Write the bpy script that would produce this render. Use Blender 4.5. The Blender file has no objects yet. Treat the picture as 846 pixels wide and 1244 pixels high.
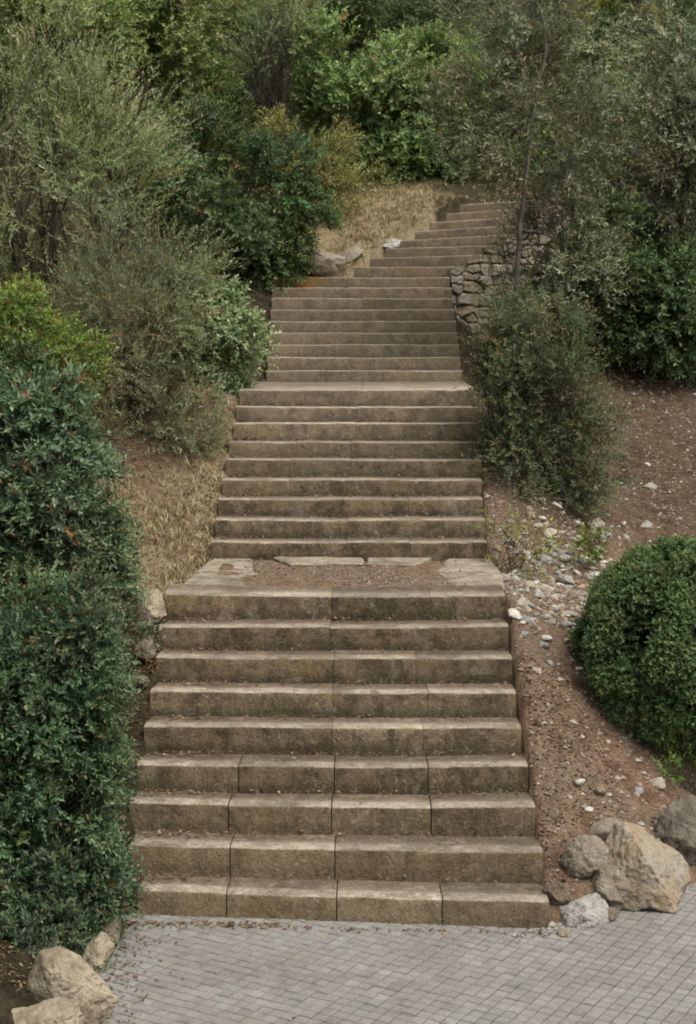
import bpy, bmesh, math
import numpy as np
from mathutils import Vector

rng = np.random.default_rng(11)
sc = bpy.context.scene
COL = sc.collection
R = math.radians

# ------------------------------------------------------------------ camera
F, PITCH, CAMH, YAW = 1927.6, 0.1124, 3.4824, 0.0103      # focal length in photo pixels (1244 high)
PW, PH = 846, 1244
cam_d = bpy.data.cameras.new('camera')
cam = bpy.data.objects.new('camera', cam_d); COL.objects.link(cam)
cam_d.sensor_fit = 'VERTICAL'; cam_d.sensor_height = 24.0; cam_d.lens = F / PH * 24.0
cam_d.clip_start = 0.1; cam_d.clip_end = 1000
cam.location = (0, 0, CAMH); cam.rotation_euler = (math.pi/2 - PITCH, 0, YAW)
sc.camera = cam

def at(u, v, Y):
    """world point seen at photo pixel (u, v) at distance Y in front of the stairs' viewer"""
    a, b = (u - PW/2) / F, -(v - PH/2) / F
    cp, sp_ = math.cos(PITCH), math.sin(PITCH)
    fy, fz = cp + b*sp_, -sp_ + b*cp
    x, y = a*math.cos(YAW) - fy*math.sin(YAW), a*math.sin(YAW) + fy*math.cos(YAW)
    k = Y / y
    return np.array([x*k, Y, CAMH + fz*k])

# ------------------------------------------------------------------ noise
def _h(ix, iy, iz, seed):
    n = (ix*374761393 + iy*668265263 + iz*2147483647 + seed*974634777) & 0xffffffff
    n = ((n ^ (n >> 13)) * 1274126177) & 0xffffffff
    return ((n ^ (n >> 16)) & 0xffff) / 65535.0
def vnoise(P, seed=0):
    P = np.asarray(P, float); I = np.floor(P).astype(np.int64); f = P - I; f = f*f*(3-2*f)
    out = np.zeros(P.shape[:-1])
    for dx in (0, 1):
        for dy in (0, 1):
            for dz in (0, 1):
                w = (f[..., 0] if dx else 1-f[..., 0]) * (f[..., 1] if dy else 1-f[..., 1]) * (f[..., 2] if dz else 1-f[..., 2])
                out += w * _h(I[..., 0]+dx, I[..., 1]+dy, I[..., 2]+dz, seed)
    return out*2 - 1
def fbm(P, seed=0, oct=4):
    P = np.asarray(P, float); a, s, t = 1.0, 0.0, 0.0
    for o in range(oct):
        s = s + a*vnoise(P*2**o + 17.3*o, seed+o); t += a; a *= .5
    return s / t
def sstep(a, b, x):
    t = np.clip((x-a)/(b-a), 0, 1); return t*t*(3-2*t)

# ------------------------------------------------------------------ object helpers
def tag(o, label=None, cat=None, group=None, kind=None):
    if label: o['label'] = label
    if cat: o['category'] = cat
    if group: o['group'] = group
    if kind: o['kind'] = kind
    return o
def empty(name, loc, label, cat, group=None, rz=0):
    o = bpy.data.objects.new(name, None); COL.objects.link(o); o.location = [float(c) for c in loc]; o.rotation_euler = (0, 0, rz)
    o.empty_display_size = .1
    return tag(o, label, cat, group)
def mesh_np(name, V, faces, col=None, smooth=False):
    """faces: (n,3) or (n,4) array, or list of lists"""
    me = bpy.data.meshes.new(name)
    V = np.asarray(V, np.float32)
    if isinstance(faces, np.ndarray):
        n, k = faces.shape
        me.vertices.add(len(V)); me.vertices.foreach_set('co', V.ravel())
        me.loops.add(n*k); me.loops.foreach_set('vertex_index', faces.astype(np.int32).ravel())
        me.polygons.add(n); me.polygons.foreach_set('loop_start', np.arange(0, n*k, k, dtype=np.int32))
    else:
        me.from_pydata(V.tolist(), [], faces)
    if col is not None:
        a = me.color_attributes.new('col', 'FLOAT_COLOR', 'POINT')
        c = np.ones((len(V), 4), np.float32); c[:, :col.shape[1]] = col
        a.data.foreach_set('color', c.ravel())
    me.polygons.foreach_set('use_smooth', np.full(len(me.polygons), smooth, dtype=bool))
    me.update(calc_edges=True)
    return me
def link(name, me, mat, parent=None, loc=None):
    o = bpy.data.objects.new(name, me); COL.objects.link(o)
    if mat is not None and len(me.materials) == 0: me.materials.append(mat)
    if parent is not None: o.parent = parent
    if loc is not None: o.location = [float(c) for c in loc]
    return o

# ------------------------------------------------------------------ materials
class NT:
    def __init__(s, name):
        s.m = bpy.data.materials.new(name); s.m.use_nodes = True
        s.t = s.m.node_tree; s.t.nodes.clear()
        s.out = s.n('ShaderNodeOutputMaterial')
    def n(s, t, **kw):
        nd = s.t.nodes.new(t)
        for k, v in kw.items(): setattr(nd, k, v)
        return nd
    def l(s, a, b): s.t.links.new(a, b)
    def setin(s, nd, key, v):
        if v is None: return
        if hasattr(v, 'is_linked') or hasattr(v, 'links'): s.l(v, nd.inputs[key])
        else:
            if isinstance(v, tuple) and len(v) == 3 and nd.inputs[key].type == 'RGBA': v = (*v, 1)
            nd.inputs[key].default_value = v
    def noise(s, vec, scale, detail=5, rough=.6, dist=0):
        nd = s.n('ShaderNodeTexNoise'); s.setin(nd, 'Vector', vec); s.setin(nd, 'Scale', scale)
        s.setin(nd, 'Detail', detail); s.setin(nd, 'Roughness', rough); s.setin(nd, 'Distortion', dist); return nd.outputs['Fac']
    def ramp(s, f, a, b, lo=0., hi=1.):
        nd = s.n('ShaderNodeMapRange', interpolation_type='SMOOTHSTEP'); s.setin(nd, 'Value', f)
        s.setin(nd, 'From Min', a); s.setin(nd, 'From Max', b); s.setin(nd, 'To Min', lo); s.setin(nd, 'To Max', hi); return nd.outputs[0]
    def mix(s, f, a, b, blend='MIX'):
        nd = s.n('ShaderNodeMix', data_type='RGBA', blend_type=blend)
        s.setin(nd, 0, f); s.setin(nd, 6, a); s.setin(nd, 7, b); return nd.outputs[2]
    def math(s, op, a, b=None):
        nd = s.n('ShaderNodeMath', operation=op); s.setin(nd, 0, a)
        if b is not None: s.setin(nd, 1, b)
        return nd.outputs[0]
    def scalev(s, vec, sc_):
        nd = s.n('ShaderNodeMapping'); s.setin(nd, 'Vector', vec); nd.inputs['Scale'].default_value = sc_; return nd.outputs[0]
    def bump(s, h, strength, dist=.01):
        nd = s.n('ShaderNodeBump'); s.setin(nd, 'Height', h); s.setin(nd, 'Strength', strength); s.setin(nd, 'Distance', dist); return nd.outputs[0]
    def finish(s, color, rough=.85, normal=None, spec=.25):
        p = s.n('ShaderNodeBsdfPrincipled'); s.setin(p, 'Base Color', color); s.setin(p, 'Roughness', rough)
        s.setin(p, 'Specular IOR Level', spec)
        if normal is not None: s.l(normal, p.inputs['Normal'])
        s.l(p.outputs[0], s.out.inputs[0]); return s.m

def m_leaf(name, trans=.3, rough=.55, spec=.22):
    t = NT(name)
    c = t.n('ShaderNodeAttribute', attribute_name='col').outputs['Color']
    p = t.n('ShaderNodeBsdfPrincipled'); t.l(c, p.inputs['Base Color']); t.setin(p, 'Roughness', rough); t.setin(p, 'Specular IOR Level', spec)
    tr = t.n('ShaderNodeBsdfTranslucent'); c2 = t.mix(1.0, c, (1.25, 1.2, .7), 'MULTIPLY'); t.l(c2, tr.inputs[0])
    ms = t.n('ShaderNodeMixShader'); ms.inputs[0].default_value = trans
    t.l(p.outputs[0], ms.inputs[1]); t.l(tr.outputs[0], ms.inputs[2]); t.l(ms.outputs[0], t.out.inputs[0])
    return t.m
def m_attr(name, rough=.9):
    t = NT(name)
    c = t.n('ShaderNodeAttribute', attribute_name='col').outputs['Color']
    return t.finish(c, rough, spec=.15)

def m_concrete():
    t = NT('weathered_concrete')
    g = t.n('ShaderNodeNewGeometry'); pos = g.outputs['Position']
    sep = t.n('ShaderNodeSeparateXYZ'); t.l(g.outputs['Normal'], sep.inputs[0])
    a = t.n('ShaderNodeAttribute', attribute_name='col').outputs['Color']
    sa = t.n('ShaderNodeSeparateColor'); t.l(a, sa.inputs[0])
    tint, back, low = sa.outputs
    n1 = t.noise(pos, 2.2, 6, .65); n2 = t.noise(pos, 9, 6, .7); n3 = t.noise(pos, 60, 4, .7)
    st = t.noise(t.scalev(pos, (3.2, 3.2, 2.0)), 1.9, 7, .72, .5)
    tread = t.mix(t.ramp(n2, .35, .68), (.29, .245, .182), (.46, .405, .32))
    tread = t.mix(t.math('MULTIPLY', t.ramp(n1, .48, .62), .65), tread, (.17, .145, .105))
    tread = t.mix(t.math('MULTIPLY', t.ramp(t.noise(pos, 5, 6, .75), .54, .64), .6), tread, (.125, .105, .07))
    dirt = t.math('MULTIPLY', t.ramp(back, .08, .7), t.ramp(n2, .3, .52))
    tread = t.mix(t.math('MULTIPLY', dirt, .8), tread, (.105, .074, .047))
    riser = t.mix(t.ramp(st, .34, .66), (.098, .075, .047), (.255, .200, .132))
    riser = t.mix(t.math('MULTIPLY', t.ramp(n1, .5, .68), .6), riser, (.27, .19, .095))
    riser = t.mix(t.math('MULTIPLY', t.ramp(n2, .53, .68), .75), riser, (.06, .05, .034))
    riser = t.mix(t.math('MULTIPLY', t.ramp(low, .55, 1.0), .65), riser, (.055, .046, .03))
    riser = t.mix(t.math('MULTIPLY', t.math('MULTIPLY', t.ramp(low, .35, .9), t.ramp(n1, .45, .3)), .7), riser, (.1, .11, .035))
    n0 = t.noise(pos, .75, 4, .6); n4 = t.noise(pos, 4.2, 7, .75, .8)
    riser = t.mix(t.math('MULTIPLY', t.ramp(n4, .56, .63), .6), riser, (.26, .22, .165))        # pale crust
    riser = t.mix(t.math('MULTIPLY', t.ramp(n4, .43, .37), .55), riser, (.052, .042, .026))        # dark algae
    riser = t.mix(t.math('MULTIPLY', t.ramp(n0, .52, .66), .4), riser, (.20, .155, .085))
    sz = t.n('ShaderNodeSeparateXYZ'); t.l(pos, sz.inputs[0])
    riser = t.mix(t.math('MULTIPLY', t.ramp(sz.outputs['Z'], .62, .1, 0, .55), t.ramp(n2, .3, .6)), riser, (.30, .23, .14))
    col = t.mix(t.ramp(sep.outputs['Z'], .25, .8), riser, tread)
    col = t.mix(t.ramp(n3, .25, .75), t.mix(1., col, (.66, .64, .62), 'MULTIPLY'), t.mix(1., col, (1.28, 1.27, 1.25), 'MULTIPLY'))
    n6 = t.noise(pos, 24, 5, .8); col = t.mix(t.math('MULTIPLY', t.ramp(n6, .57, .66), .55), col, (.07, .06, .045)); col = t.mix(t.math('MULTIPLY', t.ramp(n6, .42, .36), .35), col, (.5, .46, .39))
    tv = t.n('ShaderNodeCombineColor'); [t.l(tint, tv.inputs[i]) for i in range(3)]
    col = t.mix(1., col, tv.outputs[0], 'MULTIPLY')
    sy = t.n('ShaderNodeSeparateXYZ'); t.l(pos, sy.inputs[0])
    col = t.mix(t.ramp(sy.outputs['Z'], 1.5, 3.6, 0, 1), col, t.mix(1., t.mix(.32, col, (.25, .222, .178)), (1.34, 1.32, 1.29), 'MULTIPLY'))   # older, paler upper flights
    # orange lichen on the upper left corner of the third flight
    vd = t.n('ShaderNodeVectorMath', operation='DISTANCE'); t.l(pos, vd.inputs[0]); vd.inputs[1].default_value = (-.82, 20.86, 4.15)
    li = t.math('MULTIPLY', t.ramp(vd.outputs['Value'], .42, .05), t.ramp(n2, .36, .55))
    col = t.mix(li, col, (.36, .17, .035))
    h = t.math('ADD', n3, t.math('MULTIPLY', n2, 1.6))
    return t.finish(col, .94, t.bump(h, .8, .014), .1)

def m_rock(name, ca, cb, cc, sc_=6.0):
    t = NT(name)
    tc = t.n('ShaderNodeTexCoord').outputs['Object']
    g = t.n('ShaderNodeNewGeometry'); sep = t.n('ShaderNodeSeparateXYZ'); t.l(g.outputs['Normal'], sep.inputs[0])
    n1 = t.noise(tc, sc_, 7, .7, .4); n2 = t.noise(tc, sc_*3.7, 6, .7); n3 = t.noise(tc, sc_*14, 4, .7)
    col = t.mix(t.ramp(n1, .34, .64), ca, cb)
    col = t.mix(t.math('MULTIPLY', t.ramp(n2, .52, .66), .75), col, cc)
    col = t.mix(t.math('MULTIPLY', t.ramp(n3, .6, .75), .5), col, (.09, .08, .065))
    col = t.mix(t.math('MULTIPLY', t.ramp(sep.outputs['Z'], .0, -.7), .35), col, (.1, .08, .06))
    h = t.math('ADD', t.math('MULTIPLY', n2, 1.5), n3)
    return t.finish(col, .93, t.bump(h, .9, .02), .15)

def m_ground():
    t = NT('dry_earth')
    g = t.n('ShaderNodeNewGeometry'); pos = g.outputs['Position']
    a = t.n('ShaderNodeAttribute', attribute_name='col').outputs['Color']
    sa = t.n('ShaderNodeSeparateColor'); t.l(a, sa.inputs[0])
    n1 = t.noise(pos, 1.1, 6, .65); n2 = t.noise(pos, 7, 6, .7); n3 = t.noise(pos, 38, 5, .75)
    col = t.mix(t.ramp(n2, .33, .66), (.14, .086, .056), (.30, .20, .135))
    col = t.mix(t.math('MULTIPLY', t.ramp(n1, .45, .62), .65), col, (.26, .20, .145))
    col = t.mix(t.math('MULTIPLY', sa.outputs[0], .85), col, t.mix(t.ramp(n2, .3, .7), (.27, .215, .125), (.42, .345, .215)))   # straw-covered
    col = t.mix(t.math('MULTIPLY', sa.outputs[1], .9), col, t.mix(t.ramp(n2, .3, .7), (.025, .024, .014), (.06, .052, .03)))   # decayed leaf litter, plus shade under plants painted into the colour
    col = t.mix(t.ramp(n3, .3, .75), t.mix(1., col, (.62, .6, .58), 'MULTIPLY'), t.mix(1., col, (1.4, 1.37, 1.33), 'MULTIPLY'))
    h = t.math('ADD', n3, t.math('MULTIPLY', n2, 1.4))
    return t.finish(col, .97, t.bump(h, 1., .03), .08)

def m_tile():
    t = NT('grey_paver')
    g = t.n('ShaderNodeNewGeometry'); pos = g.outputs['Position']
    a = t.n('ShaderNodeAttribute', attribute_name='col').outputs['Color']
    n1 = t.noise(pos, 1.6, 5, .6); n3 = t.noise(pos, 55, 4, .7); n2 = t.noise(pos, 8, 5, .65)
    col = t.mix(t.math('MULTIPLY', t.ramp(n1, .44, .64), .45), a, (.2, .182, .15))
    col = t.mix(t.math('MULTIPLY', t.ramp(n2, .5, .7), .5), col, (.135, .128, .115))
    col = t.mix(t.ramp(n3, .3, .7), t.mix(1., col, (.84, .84, .84), 'MULTIPLY'), t.mix(1., col, (1.13, 1.13, 1.13), 'MULTIPLY'))
    return t.finish(col, .85, t.bump(n3, .35, .004), .2)

def m_bark(name, ca, cb):
    t = NT(name)
    tc = t.n('ShaderNodeTexCoord').outputs['Object']
    n1 = t.noise(t.scalev(tc, (18, 18, 4)), 1.5, 6, .7); n2 = t.noise(tc, 3, 4)
    col = t.mix(t.ramp(n1, .35, .65), ca, cb)
    col = t.mix(t.math('MULTIPLY', t.ramp(n2, .5, .7), .4), col, (.16, .155, .13))
    return t.finish(col, .95, t.bump(n1, .8, .02), .1)

M_CON = m_concrete(); M_GROUND = m_ground(); M_TILE = m_tile()
M_LEAF = m_leaf('leaf'); M_LEAFM = m_leaf('matt_leaf', .22, .7, .2); M_DRY = m_attr('dry_matter')
M_BARK = m_bark('dark_bark', (.03, .025, .018), (.085, .072, .055))
M_BARKG = m_bark('grey_bark', (.07, .062, .05), (.19, .175, .145))
M_RCREAM = m_rock('cream_limestone', (.31, .25, .165), (.54, .46, .335), (.24, .19, .135), 5)
M_RORANGE = m_rock('ochre_limestone', (.43, .325, .21), (.47, .42, .33), (.26, .22, .165), 6)
M_RGREY = m_rock('grey_limestone', (.28, .235, .175), (.45, .39, .305), (.30, .22, .145), 7)
M_RDARK = m_rock('dark_limestone', (.15, .13, .10), (.29, .25, .195), (.19, .155, .115), 7)
M_RWHITE = m_rock('white_limestone', (.36, .335, .3), (.62, .59, .53), (.17, .13, .1), 7)
M_RBROWN = m_rock('brown_limestone', (.19, .14, .1), (.31, .245, .18), (.08, .065, .05), 8)

# ------------------------------------------------------------------ stairs' plan
H1, H2, H3, H4 = .17, .1534, .1439, .139
D = .3232
Y1 = 9.1357; Y2 = Y1 + 8*D + 1.899; Y3 = Y2 + 8*D + 2.0746
Z1 = 9*H1; Z2 = Z1 + 9*H2; Z3 = Z2 + 9*H3
YT = Y3 + 8*D
PX = [0, Y1-.2, Y1, Y1+8*D, Y2, Y2+8*D, Y3, YT, 23.0, 24.5]
PZ = [0, 0, H1, Z1, Z1+.03, Z2, Z2+.03, Z3, Z3+.6, 5.4]
def prof(y): return np.interp(y, PX, PZ)
XLp = [(Y1, -1.50), (Y2-1.85, -1.42), (Y2, -1.30), (Y2+8*D, -1.28), (Y3, -1.16), (YT, -1.15), (40, -1.1)]
XRp = [(Y1, 1.08), (Y2-1.85, 1.08), (Y2, 1.09), (Y2+8*D, 1.09), (Y3, 1.10), (YT, 1.10), (40, 1.1)]
def xl(y): return np.interp(y, [p[0] for p in XLp], [p[1] for p in XLp])
def xr(y): return np.interp(y, [p[0] for p in XRp], [p[1] for p in XRp])
CA, SA = math.cos(R(38)), math.sin(R(38))

def plaza_d(x, y):
    dl = -SA*(x-1.10) + CA*(y-9.02)
    left = -1.44 - x + .05*np.sin(y*3)
    return np.maximum(left, np.minimum(y - 9.14, dl))
def hill(y): return 4.9 + .28*(y-22) + .0062*np.maximum(0, y-22)**2
def zt(x, y):
    """height of the terrain"""
    x = np.asarray(x, float); y = np.asarray(y, float)
    d = plaza_d(x, y)
    P = np.stack([x, y, np.zeros_like(x)], -1)
    slope = np.where(d > 0, .1*sstep(0, .25, d) + .355*d + .1*np.maximum(0, y-14), 0)
    xl_, xr_ = xl(y), xr(y)
    dl = np.maximum(0, xl_ - x); dr = np.maximum(0, x - xr_)
    inside = (dl <= 0) & (dr <= 0)
    ds = np.where(x < 0, dl, dr)
    near = prof(y) - .09
    fall = np.where(x > 0, np.where(y > 18.5, .22, .8), 1.6)
    w = np.exp(-(ds/fall)**2)
    z = np.where(y > Y1, w*near + (1-w)*slope, slope)
    z = z + np.where((x < 0) & (y > Y1), .24*np.minimum(dl, 1.5)*sstep(10.5, 12.5, y), 0)
    hb = sstep(21.2, 24.5, y - np.clip((x-.9)*1.3, 0, 2.4))
    z = z*(1-hb) + hb*hill(y)
    z = z - .75*np.exp(-((x-1.75)/.75)**2)*sstep(18.2, 19.6, y)*sstep(23.2, 21.6, y)*np.where(x > xr_, sstep(0, .12, dr), 0)
    bank = sstep(.0, .5, d)
    z = z + bank*(.16*fbm(P*.8, 3, 3)*np.minimum(1, ds/.6) + .035*fbm(P*4.5, 5, 3)*np.minimum(1, ds/.25+.1))
    t4 = (x+.14)*.643 + (y-21.3)*.766; pd = -((x+.14)*.766 - (y-21.3)*.643)
    z4 = Z3 + H4*np.clip(t4/D + .75, -.5, 8.5) + .03 + .12*pd
    w4 = sstep(1.5, .4, pd)*(pd > -.02)*sstep(-.5, .1, t4)*sstep(4.2, 2.6, t4)
    z = z*(1-w4) + z4*w4
    und = (inside & (y > Y1-.02) & (y < YT+.5)) | ((x > -.2) & (x < 2.6) & (y > YT-.1) & (y < 23.6) & (y > 20.75 + (x-1.15)*1.19) & (y < 21.5 + (x+.14)*1.19))
    z = np.where(und, np.minimum(z, prof(np.minimum(y, YT)) - .42), z)
    return np.where(d <= 0, -.03, z)
def ztf(x, y): return float(zt(np.array(x), np.array(y)))

# ------------------------------------------------------------------ ground sheet
def grid_axis(lo, a, b, hi, fine, coarse):
    left = []; s, p = fine, a
    while p > lo: s *= coarse; p -= s; left.append(p)
    right = []; s, p = fine, b
    while p < hi: s *= coarse; p += s; right.append(p)
    return np.array(left[::-1] + list(np.arange(a, b+1e-6, fine)) + right)
gx = grid_axis(-160, -3.4, 5.0, 160, .06, 1.18); gy = grid_axis(-80, 8.0, 25.5, 170, .06, 1.15)
X, Yg = np.meshgrid(gx, gy)
Zg = zt(X, Yg)
far = sstep(60, 120, Yg); Zg = Zg*(1-far) + far*np.minimum(Zg, 38)
V = np.stack([X, Yg, Zg], -1).reshape(-1, 3)
nx, ny = len(gx), len(gy)
idx = np.arange(nx*ny).reshape(ny, nx)
Fc = np.stack([idx[:-1, :-1], idx[:-1, 1:], idx[1:, 1:], idx[1:, :-1]], -1).reshape(-1, 4)
Pn = np.stack([X, Yg, np.zeros_like(X)], -1)
straw = sstep(.0, .35, fbm(Pn*.9, 9, 3) + .25) * np.where(X < -1.1, sstep(11.4, 12.2, Yg)*sstep(16.5, 15, Yg), 0)
straw = np.maximum(straw, sstep(20.8, 21.6, Yg)*sstep(27.5, 25, Yg)*sstep(-2.2, -1.2, X)*sstep(2.6, 1.6, X))
mould_shade = np.maximum(sstep(15.5, 17.5, Yg)*np.where(X < 0, 1, 0)*(1-straw), np.maximum(sstep(18.5, 20.5, Yg), .6*sstep(14, 16, Yg))*np.where(X > 1, 1, .0))  # on the right this also paints the upper slope's shade
mould_shade = np.maximum(mould_shade, sstep(25, 29, Yg))
mould_shade = np.maximum(mould_shade, np.where(X < -1.25, sstep(12.6, 11.6, Yg), 0))
mould_shade = np.maximum(mould_shade, .9*np.exp(-((X+1.9)/.45)**2 - ((Yg-15.6)/.9)**2))  # shade below the left shrubs, painted into the ground colour
mould_shade = np.maximum(mould_shade, np.exp(-((X-1.7)/.5)**2 - ((Yg-15.0)/.7)**2))  # painted shadow at the foot of the dusky right-hand shrub
colg = np.stack([straw, mould_shade, np.zeros_like(straw)], -1).reshape(-1, 3)
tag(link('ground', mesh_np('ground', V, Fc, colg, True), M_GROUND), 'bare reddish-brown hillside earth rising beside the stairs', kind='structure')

# ------------------------------------------------------------------ paved square (small grey square pavers laid diagonally)
def pavers():
    S, G = .074, .0045
    Vs, Fs, Cs = [], [], []
    n = 0
    ox, oy = .1, 8.4
    for ang in (R(-30),):
        ca, sa = math.cos(ang), math.sin(ang)
        for i in range(-125, 125):
            for j in range(-125, 85):
                px, py = (i+.5)*S, (j+.5)*S
                cx, cy = ox + ca*px - sa*py, oy + sa*px + ca*py
                if not (-2.0 < cx < 4.6 and 4.5 < cy < 12): continue
                dd = float(plaza_d(np.array(cx), np.array(cy)))
                if dd > .1: continue
                h = S/2 - G/2
                zz = .004 + .004*math.sin(cx*2.1+cy)*math.sin(cy*1.7) + rng.uniform(-.002, .002); tx, ty = rng.normal(0, .011, 2)
                tone = np.clip(rng.normal(1, .06), .8, 1.2)
                c = np.array((.267, .254, .231))*tone*(1+rng.normal(0, .012, 3))
                for lx, ly, z in ((-1, -1, 0), (1, -1, 0), (1, 1, 0), (-1, 1, 0)):
                    Vs.append((cx + ca*lx*h - sa*ly*h, cy + sa*lx*h + ca*ly*h, -.03)); Cs.append(c*.5)
                q = h - .004
                for lx, ly in ((-1, -1), (1, -1), (1, 1), (-1, 1)):
                    Vs.append((cx + ca*lx*h - sa*ly*h, cy + sa*lx*h + ca*ly*h, zz - .005 + tx*lx*h + ty*ly*h)); Cs.append(c*.8)
                for lx, ly in ((-1, -1), (1, -1), (1, 1), (-1, 1)):
                    Vs.append((cx + ca*lx*q - sa*ly*q, cy + sa*lx*q + ca*ly*q, zz + tx*lx*h + ty*ly*h)); Cs.append(c)
                for k in range(4):
                    k2 = (k+1) % 4
                    Fs.append((n+k, n+k2, n+4+k2, n+4+k)); Fs.append((n+4+k, n+4+k2, n+8+k2, n+8+k))
                Fs.append((n+8, n+9, n+10, n+11)); n += 12
    return mesh_np('paved_square', np.array(Vs), np.array(Fs), np.array(Cs))
tag(link('paved_square', pavers(), M_TILE), 'grey square pavers laid diagonally at the foot of the stairs', kind='structure')
# joint sand sheet under the pavers
jx = np.array([(-2.2, 1.5, -.012), (1.08, 1.5, -.012), (1.08, 9.12, -.012), (-1.5, 9.12, -.012), (7, 1.5, -.012), (7, 13.74, -.012)])
tj = NT('joint_sand'); tj = tj.finish((.18, .168, .148), .95)
tag(link('pavement_bedding', mesh_np('pavement_bedding', jx, [[0, 1, 2, 3], [1, 4, 5, 2]]), tj), 'dark sand in the joints between the grey pavers', kind='structure')

# ------------------------------------------------------------------ stairs
stairs = empty('stone_staircase', (0, Y1, 0), 'long weathered concrete outdoor staircase climbing the hillside from the grey pavement', 'staircase')
def block_strip(L, Rr, zt_, rise, depth, joints, seed, deep=.5, sag=.006, wear=1., dvec=None, tint_sd=.09, trise=.01, gap=.0012):
    """one step: blocks of stone side by side, rounded worn nosing; L, Rr = front top corners (x, y)"""
    L = np.array(L, float); Rr = np.array(Rr, float); W = np.linalg.norm(Rr-L); e = (Rr-L)/W
    dv = np.array(dvec if dvec is not None else (-e[1], e[0]), float)
    pr = [(depth, trise, 1), (depth*.72, trise*.7, .75), (depth*.4, trise*.4, .4), (.09, .002, .12), (.035, 0, .03), (.008, -.0015, 0), (.002, -.005, 0), (0, -.012, 0),
          (.001, -.05, 0), (.002, -rise*.55, 0), (.003, -rise*.8, 0), (.004, -rise-.012, 0), (.004, -deep, 0), (depth, -deep, 0)]
    np_ = len(pr)
    cuts = [0] + list(joints) + [1]
    Vs, Fs, Cs, n = [], [], [], 0
    r = np.random.default_rng(seed)
    for bi in range(len(cuts)-1):
        a, b = cuts[bi]*W, cuts[bi+1]*W
        g = gap if len(cuts) > 2 else 0
        a2 = a + (g if bi else 0); b2 = b - (g if bi < len(cuts)-2 else 0)
        m = max(4, int((b2-a2)/.03)); ss = np.linspace(a2, b2, m+1)
        dz, dw = r.normal(0, .002), r.normal(0, .0025); tint = np.clip(r.normal(1, tint_sd), .72, 1.25)
        tilt = r.normal(0, .004)
        base = n
        for si, s in enumerate(ss):
            edge = min(s-a2, b2-s); rnd = (.002+gap)*math.exp(-edge/.012)
            for k, (w, z, bk) in enumerate(pr):
                P = L + e*s + dv*(w + dw)
                p3 = np.array((P[0], P[1], zt_ + z + dz + tilt*(s-(a+b)/2)))
                if k < 12:
                    p3[2] -= sag*math.sin(math.pi*s/W)*(1 if k < 8 else 0) 
                    if k in (4, 5, 6, 7, 8): P2 = dv*rnd; p3[0] += P2[0]; p3[1] += P2[1]
                    if k < 8: p3[2] -= rnd*.6
                Vs.append(p3)
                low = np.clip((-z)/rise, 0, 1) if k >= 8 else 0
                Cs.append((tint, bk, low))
            n += np_
        for si in range(m):
            o = base + si*np_
            for k in range(np_):
                k2 = (k+1) % np_
                Fs.append([o+k, o+k2, o+np_+k2, o+np_+k])
        Fs.append([base+k for k in range(np_)][::-1]); Fs.append([base+m*np_+k for k in range(np_)])
    Vs = np.array(Vs)
    kk = np.tile(np.arange(np_), len(Vs)//np_)
    nz = fbm(Vs*np.array((5, 5, 9)), seed, 4); nz2 = fbm(Vs*26, seed+50, 2)
    wav = np.where(kk < 12, 1, 0)*fbm(np.stack([Vs[:, 0]*1.3, Vs[:, 1]*0 + seed*1.7, Vs[:, 0]*0], -1), seed+31, 3)
    Vs[:, 2] += .011*wav*wear
    chip = np.maximum(0, vnoise(Vs*np.array((7, 0, 0)) + seed*3.1, seed+9) - .55)*.035*wear
    up = np.where((kk < 12), 1, 0)
    Vs[:, 2] += up*np.where(kk < 9, .006*nz*wear + .0018*nz2, 0) - np.where((kk >= 3) & (kk <= 7), chip, 0)
    push = np.where((kk >= 4) & (kk <= 11), .007*nz*wear + .002*nz2, 0) + np.where((kk >= 5) & (kk <= 7), chip*.8, 0)
    Vs[:, 0] += dv[0]*push; Vs[:, 1] += dv[1]*push
    return mesh_np('step', Vs, Fs, np.array(Cs), True)
def add_step(me, name='step'):
    me.set_sharp_from_angle(angle=R(55))
    o = link(name, me, M_CON, stairs); o.location = (0, -Y1, 0); return o

# measured left/right ends of each step front (photo pixels) at its own distance
L1 = [158, 150, 151, 162, 171, 179, 187, 191, 198.5]; R1 = [671, 664, 655, 646, 637, 630, 625, 620, 615.5]
L2 = [257.5, 262, 266, 271, 275, 279, 285, 288, 292]; R2 = [592, 590, 586.6, 585, 584, 581, 580, 578, 577]
L3 = [324.7, 326, 327, 328, 329.3, 330.3, 331.5, 332.6, 333.7]; R3 = [560.5, 558.5, 556.5, 554.5, 552.7, 550.7, 548.7, 546.8, 544.8]
dyL = [-.02, 0, 0, 0, 0, 0, 0, 0, 0]
J1 = [[.22, .49, .745], [.245, .5], [.245, .5, .745], [.26, .505, .745], [.5, .74], [.5, .76], [.5, .73], [.49], [.49, .78]]
J2 = [[.49, .72], [.49], [.47, .72], [.26, .48], [.25, .49], [.27, .49], [.5], [.5], [.52]]
J3 = [[.3, .6], [.55], [.33, .7], [.5], [.62], [.36], [.5, .8], [.42], [.16, .55]]
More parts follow.
